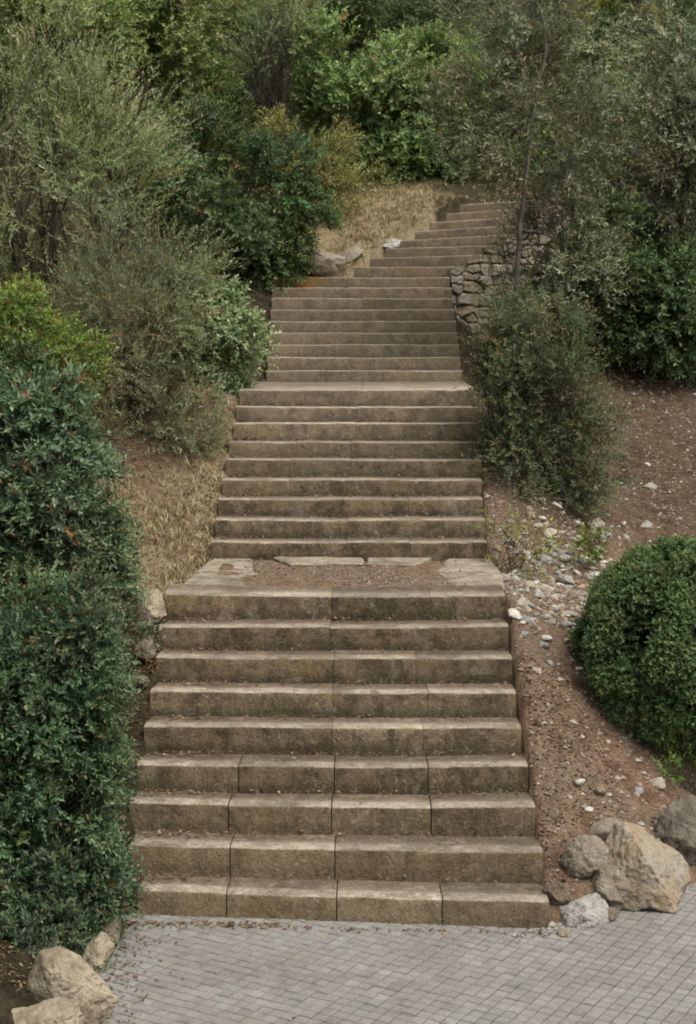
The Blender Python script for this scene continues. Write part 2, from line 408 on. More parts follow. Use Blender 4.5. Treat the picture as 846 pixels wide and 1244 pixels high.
for fl, (y0, z0, h, Ls, Rs, Js) in enumerate(((Y1, 0, H1, L1, R1, J1), (Y2, Z1, H2, L2, R2, J2), (Y3, Z2, H3, L3, R3, J3))):
    for i in range(9):
        y = y0 + i*D
        xa = at(Ls[i], 622, y)[0]; xb = at(Rs[i], 622, y)[0]
        zz = z0 + (i+1)*h + rng.normal(0, .0025)
        last = i == 8
        dep = D + .04
        if last: dep = (.36, 2.12, .9)[fl]
        yl, yr = y + rng.normal(0, .008), y + rng.normal(0, .008)
        if fl == 0 and i == 0: yr -= .14; yl += .06
        if fl == 0 and i == 1: yr -= .08; yl += .04
        if fl == 0 and i == 2: yr -= .045; yl += .02
        sag = (.009, .006, .002)[fl]
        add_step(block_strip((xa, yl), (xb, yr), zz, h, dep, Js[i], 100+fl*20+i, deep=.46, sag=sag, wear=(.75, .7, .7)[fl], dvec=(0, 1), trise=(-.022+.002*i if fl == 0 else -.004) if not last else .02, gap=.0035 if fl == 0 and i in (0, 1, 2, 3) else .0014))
# flight turning right
u4 = np.array((math.sin(R(40)), math.cos(R(40))))
uR = np.array((math.sin(R(50)), math.cos(R(50))))
for k in range(8):
    A = np.array((-.14, 21.3)) + u4*D*k; B = np.array((1.15, 20.93)) + uR*D*k
    if k >= 6: A = A + (B-A)*.03
    me4 = (block_strip(A, B, Z3 + (k+1)*H4, H4, D+.06 if k < 7 else 1.3, [[.4], [.6], [.35], [.55], [.3, .7], [.5], [.6], [.45]][k], 200+k, deep=.75, sag=.002, wear=1., dvec=u4, trise=.012))
    e4 = B - A; L4 = float(e4 @ e4); tl4 = min(k, 4)/4*.065
    for vv in me4.vertices: vv.co.z += tl4*(((vv.co.x-A[0])*e4[0] + (vv.co.y-A[1])*e4[1])/L4 - .35)
    add_step(me4)
# first landing: side slabs, broken rear slab, bed of earth between
def slab(poly, z, th, seed, name, n=26, rough=.006):
    """flat irregular slab over a quadrilateral (x, y) x 4 (front-left, front-right, back-right, back-left)"""
    a, b, c, d = [np.array(p, float) for p in poly]
    s = np.linspace(0, 1, n+1); Sg, Tg = np.meshgrid(s, s)
    P = a*((1-Sg)*(1-Tg))[..., None] + b*(Sg*(1-Tg))[..., None] + c*(Sg*Tg)[..., None] + d*((1-Sg)*Tg)[..., None]
    edge = np.minimum(np.minimum(Sg, 1-Sg), np.minimum(Tg, 1-Tg))
    P3 = np.concatenate([P, np.zeros_like(Sg)[..., None]], -1)
    wob = fbm(P3*6, seed, 3)*.014; P = P + wob[..., None]*np.where(edge < .02, 1, 0)[..., None]
    zz = z + rough*fbm(P3*5, seed+3, 3) - .012*np.where(edge < .01, 1, 0)
    top = np.concatenate([P, zz[..., None]], -1).reshape(-1, 3)
    N = n+1; id_ = np.arange(N*N).reshape(N, N)
    Fs = np.stack([id_[:-1, :-1], id_[:-1, 1:], id_[1:, 1:], id_[1:, :-1]], -1).reshape(-1, 4).tolist()
    ring = list(id_[0, :]) + list(id_[1:, -1]) + list(id_[-1, -2::-1]) + list(id_[-2:0:-1, 0])
    bot = top[ring].copy(); bot[:, 2] = z - th
    nb = len(top)
    for i in range(len(ring)):
        j = (i+1) % len(ring); Fs.append([int(ring[j]), int(ring[i]), nb+i, nb+j])
    Vv = np.concatenate([top, bot]); C = np.zeros((len(Vv), 3)); C[:, 0] = .97; C[nb:, 2] = .6; C[:nb, 1] = .12
    me = mesh_np(name, Vv, Fs, C, True)
    return add_step(me, name)
yb = Y1 + 8*D + .36
slab([(-1.44, yb-.02), (-.98, yb-.02), (-.86, yb+.75), (-1.40, yb+.75)], Z1+.004, .3, 5, 'landing_slab')
slab([(-1.40, yb+.765), (-.90, yb+.765), (-.98, Y2+.05), (-1.31, Y2+.05)], Z1+.008, .3, 6, 'landing_slab')
slab([(.70, yb-.02), (1.09, yb-.02), (1.12, yb+.8), (.60, yb+.8)], Z1+.005, .3, 7, 'landing_slab')
slab([(.58, yb+.815), (1.12, yb+.815), (1.10, Y2+.05), (.72, Y2+.05)], Z1+.008, .3, 8, 'landing_slab')
slab([(-.62, Y2-.42), (.0, Y2-.36), (.0, Y2+.02), (-.8, Y2+.02)], Z1+.022, .05, 9, 'broken_slab')
slab([(.02, Y2-.36), (.42, Y2-.44), (.60, Y2+.02), (.02, Y2+.02)], Z1+.02, .05, 10, 'broken_slab')
def bed():
    xs = np.linspace(-1.2, 1.0, 60); ys = np.linspace(yb-.03, Y2+.02, 50); A, B = np.meshgrid(xs, ys)
    P = np.stack([A, B, np.zeros_like(A)], -1); z = Z1 - .004 + .028*fbm(P*3.5, 4, 3) + .007*fbm(P*20, 6, 2)
    id_ = np.arange(A.size).reshape(A.shape)
    Fs = np.stack([id_[:-1, :-1], id_[:-1, 1:], id_[1:, 1:], id_[1:, :-1]], -1).reshape(-1, 4)
    C = np.zeros((A.size, 3)); C[:, 0] = .25
    o = link('landing_bed', mesh_np('landing_bed', np.stack([A, B, z], -1).reshape(-1, 3), Fs, C, True), M_GROUND, stairs); o.location = (0, -Y1, 0)
bed()

# ------------------------------------------------------------------ rocks
def rock_mesh(name, seed, size, sub=4, facets=9, amp=.16, freq=1.6, mat=None, pits=.0):
    bm = bmesh.new(); bmesh.ops.create_icosphere(bm, subdivisions=sub, radius=1)
    V = np.array([v.co[:] for v in bm.verts]); Fs = np.array([[v.index for v in f.verts] for f in bm.faces]); bm.free()
    r = np.random.default_rng(seed)
    for _ in range(facets):
        n = r.normal(0, 1, 3); n /= np.linalg.norm(n); o = r.uniform(.55, .9)
        s = V @ n; k = np.maximum(0, s-o); V = V - (k*.88)[:, None]*n
    V = V*(1 + amp*fbm(V*freq, seed, 4) + amp*.6*fbm(V*freq*3.2, seed+7, 4) - amp*.35*np.abs(fbm(V*freq*2.1, seed+3, 3)))[:, None]
    if pits: V = V*(1 - pits*np.maximum(0, vnoise(V*11, seed+20)-.2) - pits*.5*np.maximum(0, vnoise(V*23, seed+21)-.15))[:, None]
    V = V*np.array(size)
    me = mesh_np(name, V, Fs, None, sub >= 3)
    if sub >= 3: me.set_sharp_from_angle(angle=R(42))
    if mat: me.materials.append(mat)
    return me
def rock(name, label, cat, u, v, Y, w_px, h_px, mat, seed, dep=.8, rot=0, tilt=0, group=None, sink=.42, sub=6, amp=.13, pits=.1, facets=20):
    """a rock resting on the ground; w_px, h_px: its outline in the photograph"""
    s = Y/F; hw = w_px*s/2*1.14; dy = hw*dep; hp = h_px*s/2*1.1; th = .3
    hz = math.sqrt(max((hp**2 - (dy*math.sin(th))**2), (.45*hw)**2))/math.cos(th)
    for y in np.linspace(Y-1.2, Y+3.0, 800):
        c = at(u, v, y)
        if c[2] <= max(0, ztf(c[0], c[1])) + hz*(1-sink*1.6): break
    me = rock_mesh(name, seed, (hw, dy, hz), sub, facets, amp, 1.6, mat, pits)
    me.transform(__import__('mathutils').Euler((0, tilt, rot)).to_matrix().to_4x4())
    o = link(name, me, mat); o.location = (float(c[0]), float(c[1]), float(c[2]))
    return tag(o, label, cat, group)
rock('boulder', 'largest ochre and cream limestone boulder at the right edge of the pavement', 'boulder', 774, 1060, 9.78, 126, 108, M_RORANGE, 52, .9, .2, .3, facets=10, amp=.15)
rock('boulder', 'dark grey boulder at the far right behind the big ochre boulder', 'boulder', 836, 1016, 10.25, 76, 92, M_RDARK, 22, .9, .5, .2)
rock('rock', 'upright grey rock wedged against the left foot of the ochre boulder', 'rock', 748, 1080, 9.5, 62, 72, M_RGREY, 23, .7, .3, -.3)
rock('rock', 'white chalky rock with a dark end beside the lowest step', 'rock', 706, 1110, 9.36, 76, 48, M_RWHITE, 24, .7, .4, -.25)
rock('rock', 'mottled grey rock behind the white rock, above the upright grey rock', 'rock', 716, 1046, 9.85, 56, 56, M_RGREY, 25, .8, .1, .1)
rock('rock', 'brown earthy rock between the white rock and the steps', 'rock', 680, 1085, 9.5, 40, 30, M_RBROWN, 26, .8, .5, .1)
rock('stone', 'small pale pebble on the pavement at the corner of the lowest step', 'stone', 686, 1135, 9.14, 22, 13, M_RCREAM, 27, .8, sub=4)
rock('stone', 'small rounded stone wedged beside the white rock toward the ochre boulder', 'stone', 738, 1112, 9.42, 30, 26, M_RBROWN, 28, .9, sub=4)
rock('rock', 'flat pale ledge of rock lying on top behind the ochre boulder', 'rock', 742, 1010, 10.0, 60, 26, M_RGREY, 29, .9, .2, -.2, sub=4)
rock('boulder', 'large cream limestone boulder at the bottom left under the dark hedge', 'boulder', 74, 1204, 8.05, 130, 120, M_RCREAM, 31, .75, .1, .1)
rock('boulder', 'low cream boulder at the bottom edge in front of the large cream boulder', 'boulder', 48, 1252, 7.85, 120, 60, M_RCREAM, 32, .7, .1, -.15)
rock('rock', 'upright yellowish rock right of the large cream boulder', 'rock', 116, 1165, 8.42, 40, 62, M_RCREAM, 33, 1.2, .1, .2)
rock('rock', 'small tan rock at the left foot of the stairs below the hedge', 'rock', 130, 1132, 8.72, 34, 42, M_RORANGE, 34, 1.2, .2, .3)
rock('rock', 'pale rock half hidden in the hedge beside the lowest step', 'rock', 142, 1102, 8.95, 22, 44, M_RCREAM, 35, 1, .2, .1, sub=4)
rock('rock', 'tan rock at the left end of the first landing', 'rock', 184, 742, 11.7, 34, 50, M_RCREAM, 36, 1.2, .1, .1)
rock('rock', 'pinkish rock below the left end of the first landing', 'rock', 176, 792, 11.25, 34, 34, M_RBROWN, 37, 1.2, .4, .1)
rock('rock', 'brown flat rock lowest of three between the hedge and the first flight', 'rock', 168, 828, 10.8, 34, 22, M_RBROWN, 38, 1.2, .4, .1)
rock('rock', 'broad grey slanting rock slab left of the top of the third flight', 'rock', 388, 322, 21.9, 82, 22, M_RGREY, 41, .6, .2, .3, sub=4, amp=.24, facets=18)
rock('rock', 'grey pointed rock above the slanting slab in the dry grass', 'rock', 425, 311, 22.3, 34, 22, M_RGREY, 42, .8, .6, -.5, sub=4, amp=.24, facets=18)
rock('rock', 'smallest broken grey rock at the left end of the slanting slab', 'rock', 366, 312, 22.2, 30, 16, M_RBROWN, 45, .8, .6, -.3, sub=4, amp=.24, facets=18)
rock('rock', 'pale squarish rock beside the steps of the turning flight', 'rock', 476, 300, 22.4, 36, 18, M_RWHITE, 43, .8, .2, 0, sub=4, amp=.2, facets=18)

# loose stones and rubble on the bare slope
def m_stone(name, c):
    t = NT(name); pos = t.n('ShaderNodeNewGeometry').outputs['Position']; n1 = t.noise(pos, 18, 5, .7); n3 = t.noise(pos, 90, 4, .7)
    col = t.mix(t.ramp(n1, .35, .68), c, tuple(q*.62 for q in c)); return t.finish(col, .95, t.bump(n3, .6, .01), .1)
stone_mats = [m_stone('grey_stone', (.38, .35, .30)), m_stone('tan_stone', (.40, .32, .23)), m_stone('white_stone', (.62, .58, .5)), m_stone('brown_stone', (.30, .215, .15)), m_stone('cream_stone', (.5, .44, .34)), m_stone('blue_grey_stone', (.33, .33, .32))]
stone_me = [rock_mesh('stone', 300+i, (1, .8, .62), 2, 16, .2, 1.9, stone_mats[i]) for i in range(6)]
def lay(me, name, x, y, s, label, cat, group, sink=.3):
    o = bpy.data.objects.new(name, me); COL.objects.link(o)
    o.location = (x, y, ztf(x, y) + s*.6*(.5-sink)); o.scale = (s, s, s*rng.uniform(.75, 1.1)); o.rotation_euler = (rng.normal(0, .25), rng.normal(0, .25), rng.uniform(0, 6.28))
    return tag(o, label, cat, group)
specials = [(686, 681, .085, 2, 'cream stone lying highest of the pale stones in the rubble'), (717, 684, .07, 2, 'whitish stone at the upper left of the clipped bush'),
            (686, 709, .11, 0, 'largest bluish grey stone in the middle of the rubble'), (627, 750, .075, 2, 'pale stone beside the right end of the second-highest step of the first flight'),
            (722, 640, .12, 4, 'largest tan stone below the dark tall shrub'), (703, 952, .06, 2, 'white stone on the bare earth below the clipped bush'),
            (797, 955, .075, 4, 'cream stone at the foot of the clipped bush on its right'), (694, 440, .06, 2, 'lone white stone on the earth under the dark green trees'),
            (728, 965, .07, 3, 'brown stone on the bare earth between the white stone and the boulders'), (612, 705, .1, 0, 'grey stone against the right side of the first landing')]
def ground_hit(u, v):
    ys = np.linspace(8.0, 40, 1600); P = np.array([at(u, v, y) for y in ys]); z = zt(P[:, 0], P[:, 1])
    k = np.argmax(P[:, 2] < z); return P[k, 0], P[k, 1]
for u, v, s, mi, lab in specials:
    x, y = ground_hit(u, v); lay(stone_me[mi], 'stone', x, y, s, lab, 'stone', 'loose stones on the bare slope')
n = 0
while n < 285:
    if n < 250: x, y = ground_hit(rng.normal(676, 44), rng.normal(692, 44))
    else: x, y = rng.uniform(1.2, 4.2), rng.uniform(9.9, 19)
    if x < xr(y)+.05 or plaza_d(np.array(x), np.array(y)) < .3 or not 9.5 < y < 19: continue
    s = float(np.clip(rng.lognormal(-3.1, .36), .022, .09))
    lay(stone_me[int(rng.choice(6, p=[.3, .15, .12, .13, .15, .15]))], 'stone', x, y, s, 'small loose stone among the rubble and earth right of the stairs', 'stone', 'loose stones on the bare slope', sink=.42); n += 1

# gravel (countless)
def scatter_mesh(name, pts, sizes, cols, seed, kind='pebble'):
    r = np.random.default_rng(seed); n = len(pts)
    if kind == 'pebble':
        T = np.array([(1, 0, 0), (-1, 0, 0), (0, 1, 0), (0, -1, 0), (0, 0, 1), (0, 0, -1)], float)
        Fi = np.array([(0, 2, 4), (2, 1, 4), (1, 3, 4), (3, 0, 4), (2, 0, 5), (1, 2, 5), (3, 1, 5), (0, 3, 5)])
        V = T[None]*r.uniform(.6, 1.2, (n, 6, 1))*np.array((1, 1, .6))
    else:
        T = np.array([(-1, 0, 0), (0, .45, .12), (1, 0, 0), (0, -.45, .12)], float); Fi = np.array([(0, 1, 2, 3)][0:1])
        V = np.repeat(T[None], n, 0) + r.normal(0, .12, (n, 4, 3))
    a = r.uniform(0, 6.283, n); b = r.normal(0, .35, n)
    ca, sa = np.cos(a)[:, None], np.sin(a)[:, None]
    x, y, z = V[..., 0], V[..., 1], V[..., 2]
    z2 = z*np.cos(b)[:, None] + x*np.sin(b)[:, None]; x2 = x*np.cos(b)[:, None] - z*np.sin(b)[:, None]
    V = np.stack([x2*ca - y*sa, x2*sa + y*ca, z2], -1)*sizes[:, None, None] + pts[:, None, :]
    k = V.shape[1]
    Fa = (Fi[None] + (np.arange(n)*k)[:, None, None]).reshape(-1, Fi.shape[1])
    return mesh_np(name, V.reshape(-1, 3), Fa, np.repeat(cols, k, 0))
def pal(n, cols, sd=.15):
    cols = np.array(cols); c = cols[rng.integers(0, len(cols), n)]; return c*np.clip(rng.normal(1, sd, (n, 1)), .5, 1.6)
pts = []
x = rng.uniform(1.05, 4.5, 52000); y = rng.uniform(9.2, 19.5, 52000)
dens = .25 + .75*np.exp(-((x-1.7)/.8)**2 - ((y-13.2)/1.5)**2)
ok = (rng.random(52000) < dens) & (x > xr(y)+.02) & (plaza_d(x, y) > .05)
x, y = x[ok], y[ok]; G = np.stack([x, y, zt(x, y)+.002], -1)
xb_ = rng.uniform(-1.0, .8, 3600); yb_ = rng.uniform(yb, Y2-.05, 3600); G2 = np.stack([xb_, yb_, np.full(3600, Z1-.004)], -1)
xw = rng.normal(1.1, .25, 160)+.25; yw = 9.05 + (xw-1.08)*.78 - np.abs(rng.normal(0, .05, 160)); G3 = np.stack([xw, yw, np.full(160, .006)], -1)
G = np.concatenate([G, G2, G3])
tag(link('gravel', scatter_mesh('gravel', G, np.where((np.abs(G[:, 0]) < 1.05) & (G[:, 1] > 11), .45, 1.)*np.clip(rng.lognormal(-4.5, .5, len(G)), .004, .035), pal(len(G), [(.3, .255, .2), (.2, .155, .115), (.4, .37, .31), (.25, .17, .115), (.32, .29, .25)]), 5), M_DRY),
    'fine brown and grey gravel on the bare slope and the landing', 'gravel', kind='stuff')
# fallen leaves
Ls_, Cs_ = [], []
def drop(x, y, z): Ls_.append(np.stack([x, y, z], -1))
for i in range(9):
    for (y0, z0, h) in ((Y1, 0, H1), (Y2, Z1, H2)):
        k = int(rng.integers(120, 260)); xx = rng.uniform(-1.42, 1.05, k); xx = np.where(rng.random(k) < .35, rng.normal(-1.2, .15, k), xx)
        yy = y0 + (i+1)*D - np.abs(rng.normal(0, .07, k)) - .005
        if i < 8: drop(np.clip(xx, -1.25 if y0 > 12 else -1.42, 1.0), yy, np.full(k, z0 + (i+1)*h - (.004 if y0 < 10 else 0) + .008))
xx = rng.uniform(-1.0, .8, 420); yy = rng.uniform(yb, Y2-.02, 420); drop(xx, yy, np.full(420, Z1+.012))
k = 240; yy = rng.uniform(7, 9.1, k); xx = -1.40 + np.abs(rng.normal(0, .13, k)); drop(xx, yy, np.full(k, .01))
k = 260; xx = rng.uniform(-1.35, -.4, k)-.1; yy = 9.08 - np.abs(rng.normal(0, .05, k)); drop(xx, yy, np.full(k, .01))
k = 150; xx = rng.uniform(-1.3, 1.1, k); yy = 9.06 - .05*(xx+1.3) - np.abs(rng.normal(0, .03, k)); drop(xx, yy, np.full(k, .01))
k = 26; xx = rng.uniform(-1.2, 2, k); yy = rng.uniform(7, 9, k); drop(xx, yy, np.full(k, .012))
k = 6500; xx = rng.uniform(1.12, 5, k); yy = rng.uniform(9.2, 21, k); o_ = plaza_d(xx, yy) > .06; drop(xx[o_], yy[o_], zt(xx[o_], yy[o_])+.008)
k = 1400; xx = rng.uniform(1.1, 1.7, k); yy = rng.uniform(9.3, 11.3, k); o_ = plaza_d(xx, yy) > .06; drop(xx[o_], yy[o_], zt(xx[o_], yy[o_])+.01)
k = 10000; xx = rng.uniform(-2.6, -1.3, k); yy = rng.uniform(7.6, 16, k); o_ = (xx < xl(yy)-.03) & (plaza_d(xx, yy) > .08); drop(xx[o_], yy[o_], zt(xx[o_], yy[o_])+.01)
Lp = np.concatenate(Ls_)
tag(link('fallen_leaves', scatter_mesh('fallen_leaves', Lp, rng.uniform(.006, .021, len(Lp)), pal(len(Lp), [(.16, .09, .05), (.11, .07, .045), (.22, .14, .075), (.15, .09, .052), (.26, .2, .13)], .25), 6, 'leaf'), M_DRY),
    'brown fallen leaves littering the treads, earth and pavement edge', 'leaf litter', kind='stuff')

# ------------------------------------------------------------------ dry-stone retaining wall under the turning flight
def stone_wall():
    """fitted rubble masonry: each stone is a bulging cell of one continuous wall face"""
    r = np.random.default_rng(77)
    st = .0125; S = np.arange(-.75, 2.75, st); Z = np.arange(2.7, 5.5, st)
    sd = []
    z = 2.6
    while z < 5.6:
        h = r.uniform(.10, .17); q = -.9
        while q < 2.9:
            w = r.uniform(.11, .27); sd.append((q + w/2 + r.normal(0, .012), z + h/2 + r.normal(0, .02), w, h)); q += w
        z += h
    sd = np.array(sd)
    A, B = np.meshgrid(S, Z); Pq = np.stack([A, B, A*0], -1); wa = fbm(Pq*9, 3, 3)*.022; wb = fbm(Pq*9, 8, 3)*.022
    d1 = np.full(A.shape, 9.); d2 = np.full(A.shape, 9.); id1 = np.zeros(A.shape, int)
    for k, (a, b, w, h) in enumerate(sd):
        d = np.maximum(np.abs(A+wa-a)/w, np.abs(B+wb-b)/h)*.75 + .25*np.hypot((A+wa-a)/w, (B+wb-b)/h)*1.2
        c = d < d1; d2 = np.where(c, d1, np.minimum(d2, d)); id1 = np.where(c, k, id1); d1 = np.where(c, d, d1)
    edge = d2 - d1
    proud = r.uniform(.0, .05, len(sd))[id1]; tl = r.normal(0, .14, len(sd))[id1]
    dep = sstep(.0, .16, edge)*(.05 + proud + tl*(A-sd[id1, 0])) + .012*fbm(Pq*26, 5, 3) - .08
    corner = np.array((1.115, 20.86))
    al = np.where(A < 0, 0, A)
    px = np.where(A < 0, corner[0], corner[0] + uR[0]*al) + np.where(A < 0, 1., uR[1])*dep
    py = np.where(A < 0, corner[1] + A, corner[1] + uR[1]*al) - np.where(A < 0, 0., uR[0])*dep
    top = np.where(A < 0, Z3 + .0 + np.floor(A/D)*H3 - .03, Z3 + H4*np.floor(al/D + 1) - .01) + .03*fbm(Pq*4, 6, 2)
    keep = (B < top)
    idg = np.arange(A.size).reshape(A.shape); kf = keep[:-1, :-1] & keep[:-1, 1:] & keep[1:, 1:] & keep[1:, :-1]
    Fq = np.stack([idg[:-1, :-1], idg[:-1, 1:], idg[1:, 1:], idg[1:, :-1]], -1)[kf]
    cp = np.array([(.34, .285, .21), (.40, .35, .27), (.32, .275, .21), (.36, .285, .2), (.36, .32, .255)])
    col = cp[r.integers(0, 5, len(sd))][id1]*np.clip(r.normal(1, .13, len(sd)), .7, 1.3)[id1][..., None]
    col = col*sstep(.02, .12, edge)[..., None] + np.array((.07, .055, .04))*(1-sstep(.02, .12, edge))[..., None]
    me = mesh_np('dry_stone_wall', np.stack([px, py, B], -1).reshape(-1, 3), Fq.astype(int), col.reshape(-1, 3), True)
    t = NT('wall_stone'); a = t.n('ShaderNodeAttribute', attribute_name='col').outputs['Color']
    pos = t.n('ShaderNodeNewGeometry').outputs['Position']; n2 = t.noise(pos, 14, 6, .7); n3 = t.noise(pos, 60, 4, .7)
    c = t.mix(t.math('MULTIPLY', t.ramp(n2, .5, .68), .6), a, (.12, .1, .075))
    mat = t.finish(c, .95, t.bump(t.math('ADD', n2, n3), .7, .015), .1)
    tag(link('dry_stone_wall', me, mat), 'rough dry-stone retaining wall under the upper flight that turns right', 'wall')
stone_wall()

# ------------------------------------------------------------------ plants
def tubes(paths, sides=6):
    Vs, Fs, n = [], [], 0
    for pts, rad in paths:
        pts = np.asarray(pts, float); rad = np.asarray(rad, float); m = len(pts)
        tg = np.gradient(pts, axis=0); tg /= np.linalg.norm(tg, axis=1)[:, None] + 1e-9
        ref = np.array((.31, .87, .2)); a = np.cross(tg, ref); a /= np.linalg.norm(a, axis=1)[:, None] + 1e-9; b = np.cross(tg, a)
        th = np.linspace(0, 2*np.pi, sides, endpoint=False)
        ring = pts[:, None] + rad[:, None, None]*(np.cos(th)[None, :, None]*a[:, None] + np.sin(th)[None, :, None]*b[:, None])
        Vs.append(ring.reshape(-1, 3))
        i = np.arange(m-1)[:, None]*sides; j = np.arange(sides)[None]; j2 = (j+1) % sides
        Fs.append(np.stack([i+j, i+j2, i+sides+j2, i+sides+j], -1).reshape(-1, 4) + n); n += m*sides
    return np.concatenate(Vs), np.concatenate(Fs)
def branch(a, b, r0, r1, r, bend=.12, n=8, up=.0):
    a = np.asarray(a, float); b = np.asarray(b, float); t = np.linspace(0, 1, n)[:, None]; L = np.linalg.norm(b-a)
    off = r.normal(0, bend*L, 3); p = a + (b-a)*t + off*np.sin(np.pi*t) + np.array((0, 0, up*L))*np.sin(np.pi*t)
    wig = np.cumsum(r.normal(0, .012*L, (n, 3)), 0); wig -= wig[-1]*t; wig *= np.sin(np.pi*t)**.5
    return p + wig, r0 + (r1-r0)*t[:, 0]

LEAFK = 2.3
STY = dict(
    # ll leaf length, lw half width ratio, K leaves per shoot, sl shoot length, up bias, jit, cols: (old, mid, tip), per = clump radius share
    lentisk=dict(ll=.038, lw=.21, K=13, sl=.15, up=.35, jit=.55, old=(.018, .032, .014), mid=(.034, .057, .028), tip=(.078, .110, .056), spread=1.0),
    blueleaf=dict(ll=.05, lw=.20, K=11, sl=.17, up=.3, jit=.6, old=(.018, .032, .017), mid=(.040, .065, .033), tip=(.098, .132, .075), spread=1.0),
    bright=dict(ll=.04, lw=.23, K=12, sl=.17, up=.45, jit=.5, old=(.032, .05, .012), mid=(.075, .108, .024), tip=(.13, .17, .042), spread=.9),
    feather=dict(ll=.055, lw=.11, K=24, sl=.42, up=1.0, jit=.38, old=(.065, .078, .035), mid=(.135, .16, .078), tip=(.24, .275, .15), spread=.55),
    twiggy=dict(ll=.048, lw=.1, K=22, sl=.34, up=.8, jit=.5, old=(.06, .055, .034), mid=(.098, .11, .06), tip=(.16, .185, .105), spread=.6),
    round_=dict(ll=.06, lw=.26, K=10, sl=.18, up=.35, jit=.6, old=(.032, .054, .022), mid=(.095, .135, .062), tip=(.2, .25, .135), spread=1.0),
    dark=dict(ll=.068, lw=.24, K=10, sl=.22, up=.25, jit=.65, old=(.014, .025, .010), mid=(.036, .058, .024), tip=(.08, .11, .048), spread=1.0),
    mid=dict(ll=.078, lw=.24, K=10, sl=.26, up=.35, jit=.6, old=(.035, .052, .017), mid=(.098, .128, .045), tip=(.17, .2, .08), spread=1.0),
    green=dict(ll=.088, lw=.26, K=10, sl=.27, up=.4, jit=.6, old=(.03, .058, .014), mid=(.092, .135, .05), tip=(.175, .225, .095), spread=1.0),
    ochre=dict(ll=.07, lw=.14, K=14, sl=.3, up=.6, jit=.5, old=(.06, .055, .02), mid=(.115, .115, .04), tip=(.17, .175, .07), spread=.8),
    yellow=dict(ll=.085, lw=.2, K=11, sl=.3, up=.5, jit=.55, old=(.07, .075, .014), mid=(.15, .155, .028), tip=(.24, .23, .05), spread=.9),
    olive=dict(ll=.075, lw=.14, K=13, sl=.3, up=.1, jit=.7, old=(.042, .05, .03), mid=(.098, .112, .07), tip=(.17, .188, .125), spread=.9),
    olivedk=dict(ll=.045, lw=.13, K=16, sl=.24, up=.35, jit=.65, old=(.024, .032, .016), mid=(.050, .064, .032), tip=(.1, .118, .060), spread=.9),
    clip=dict(ll=.03, lw=.25, K=9, sl=.07, up=.25, jit=.5, old=(.018, .034, .011), mid=(.040, .066, .026), tip=(.090, .128, .052), spread=1.0),
)
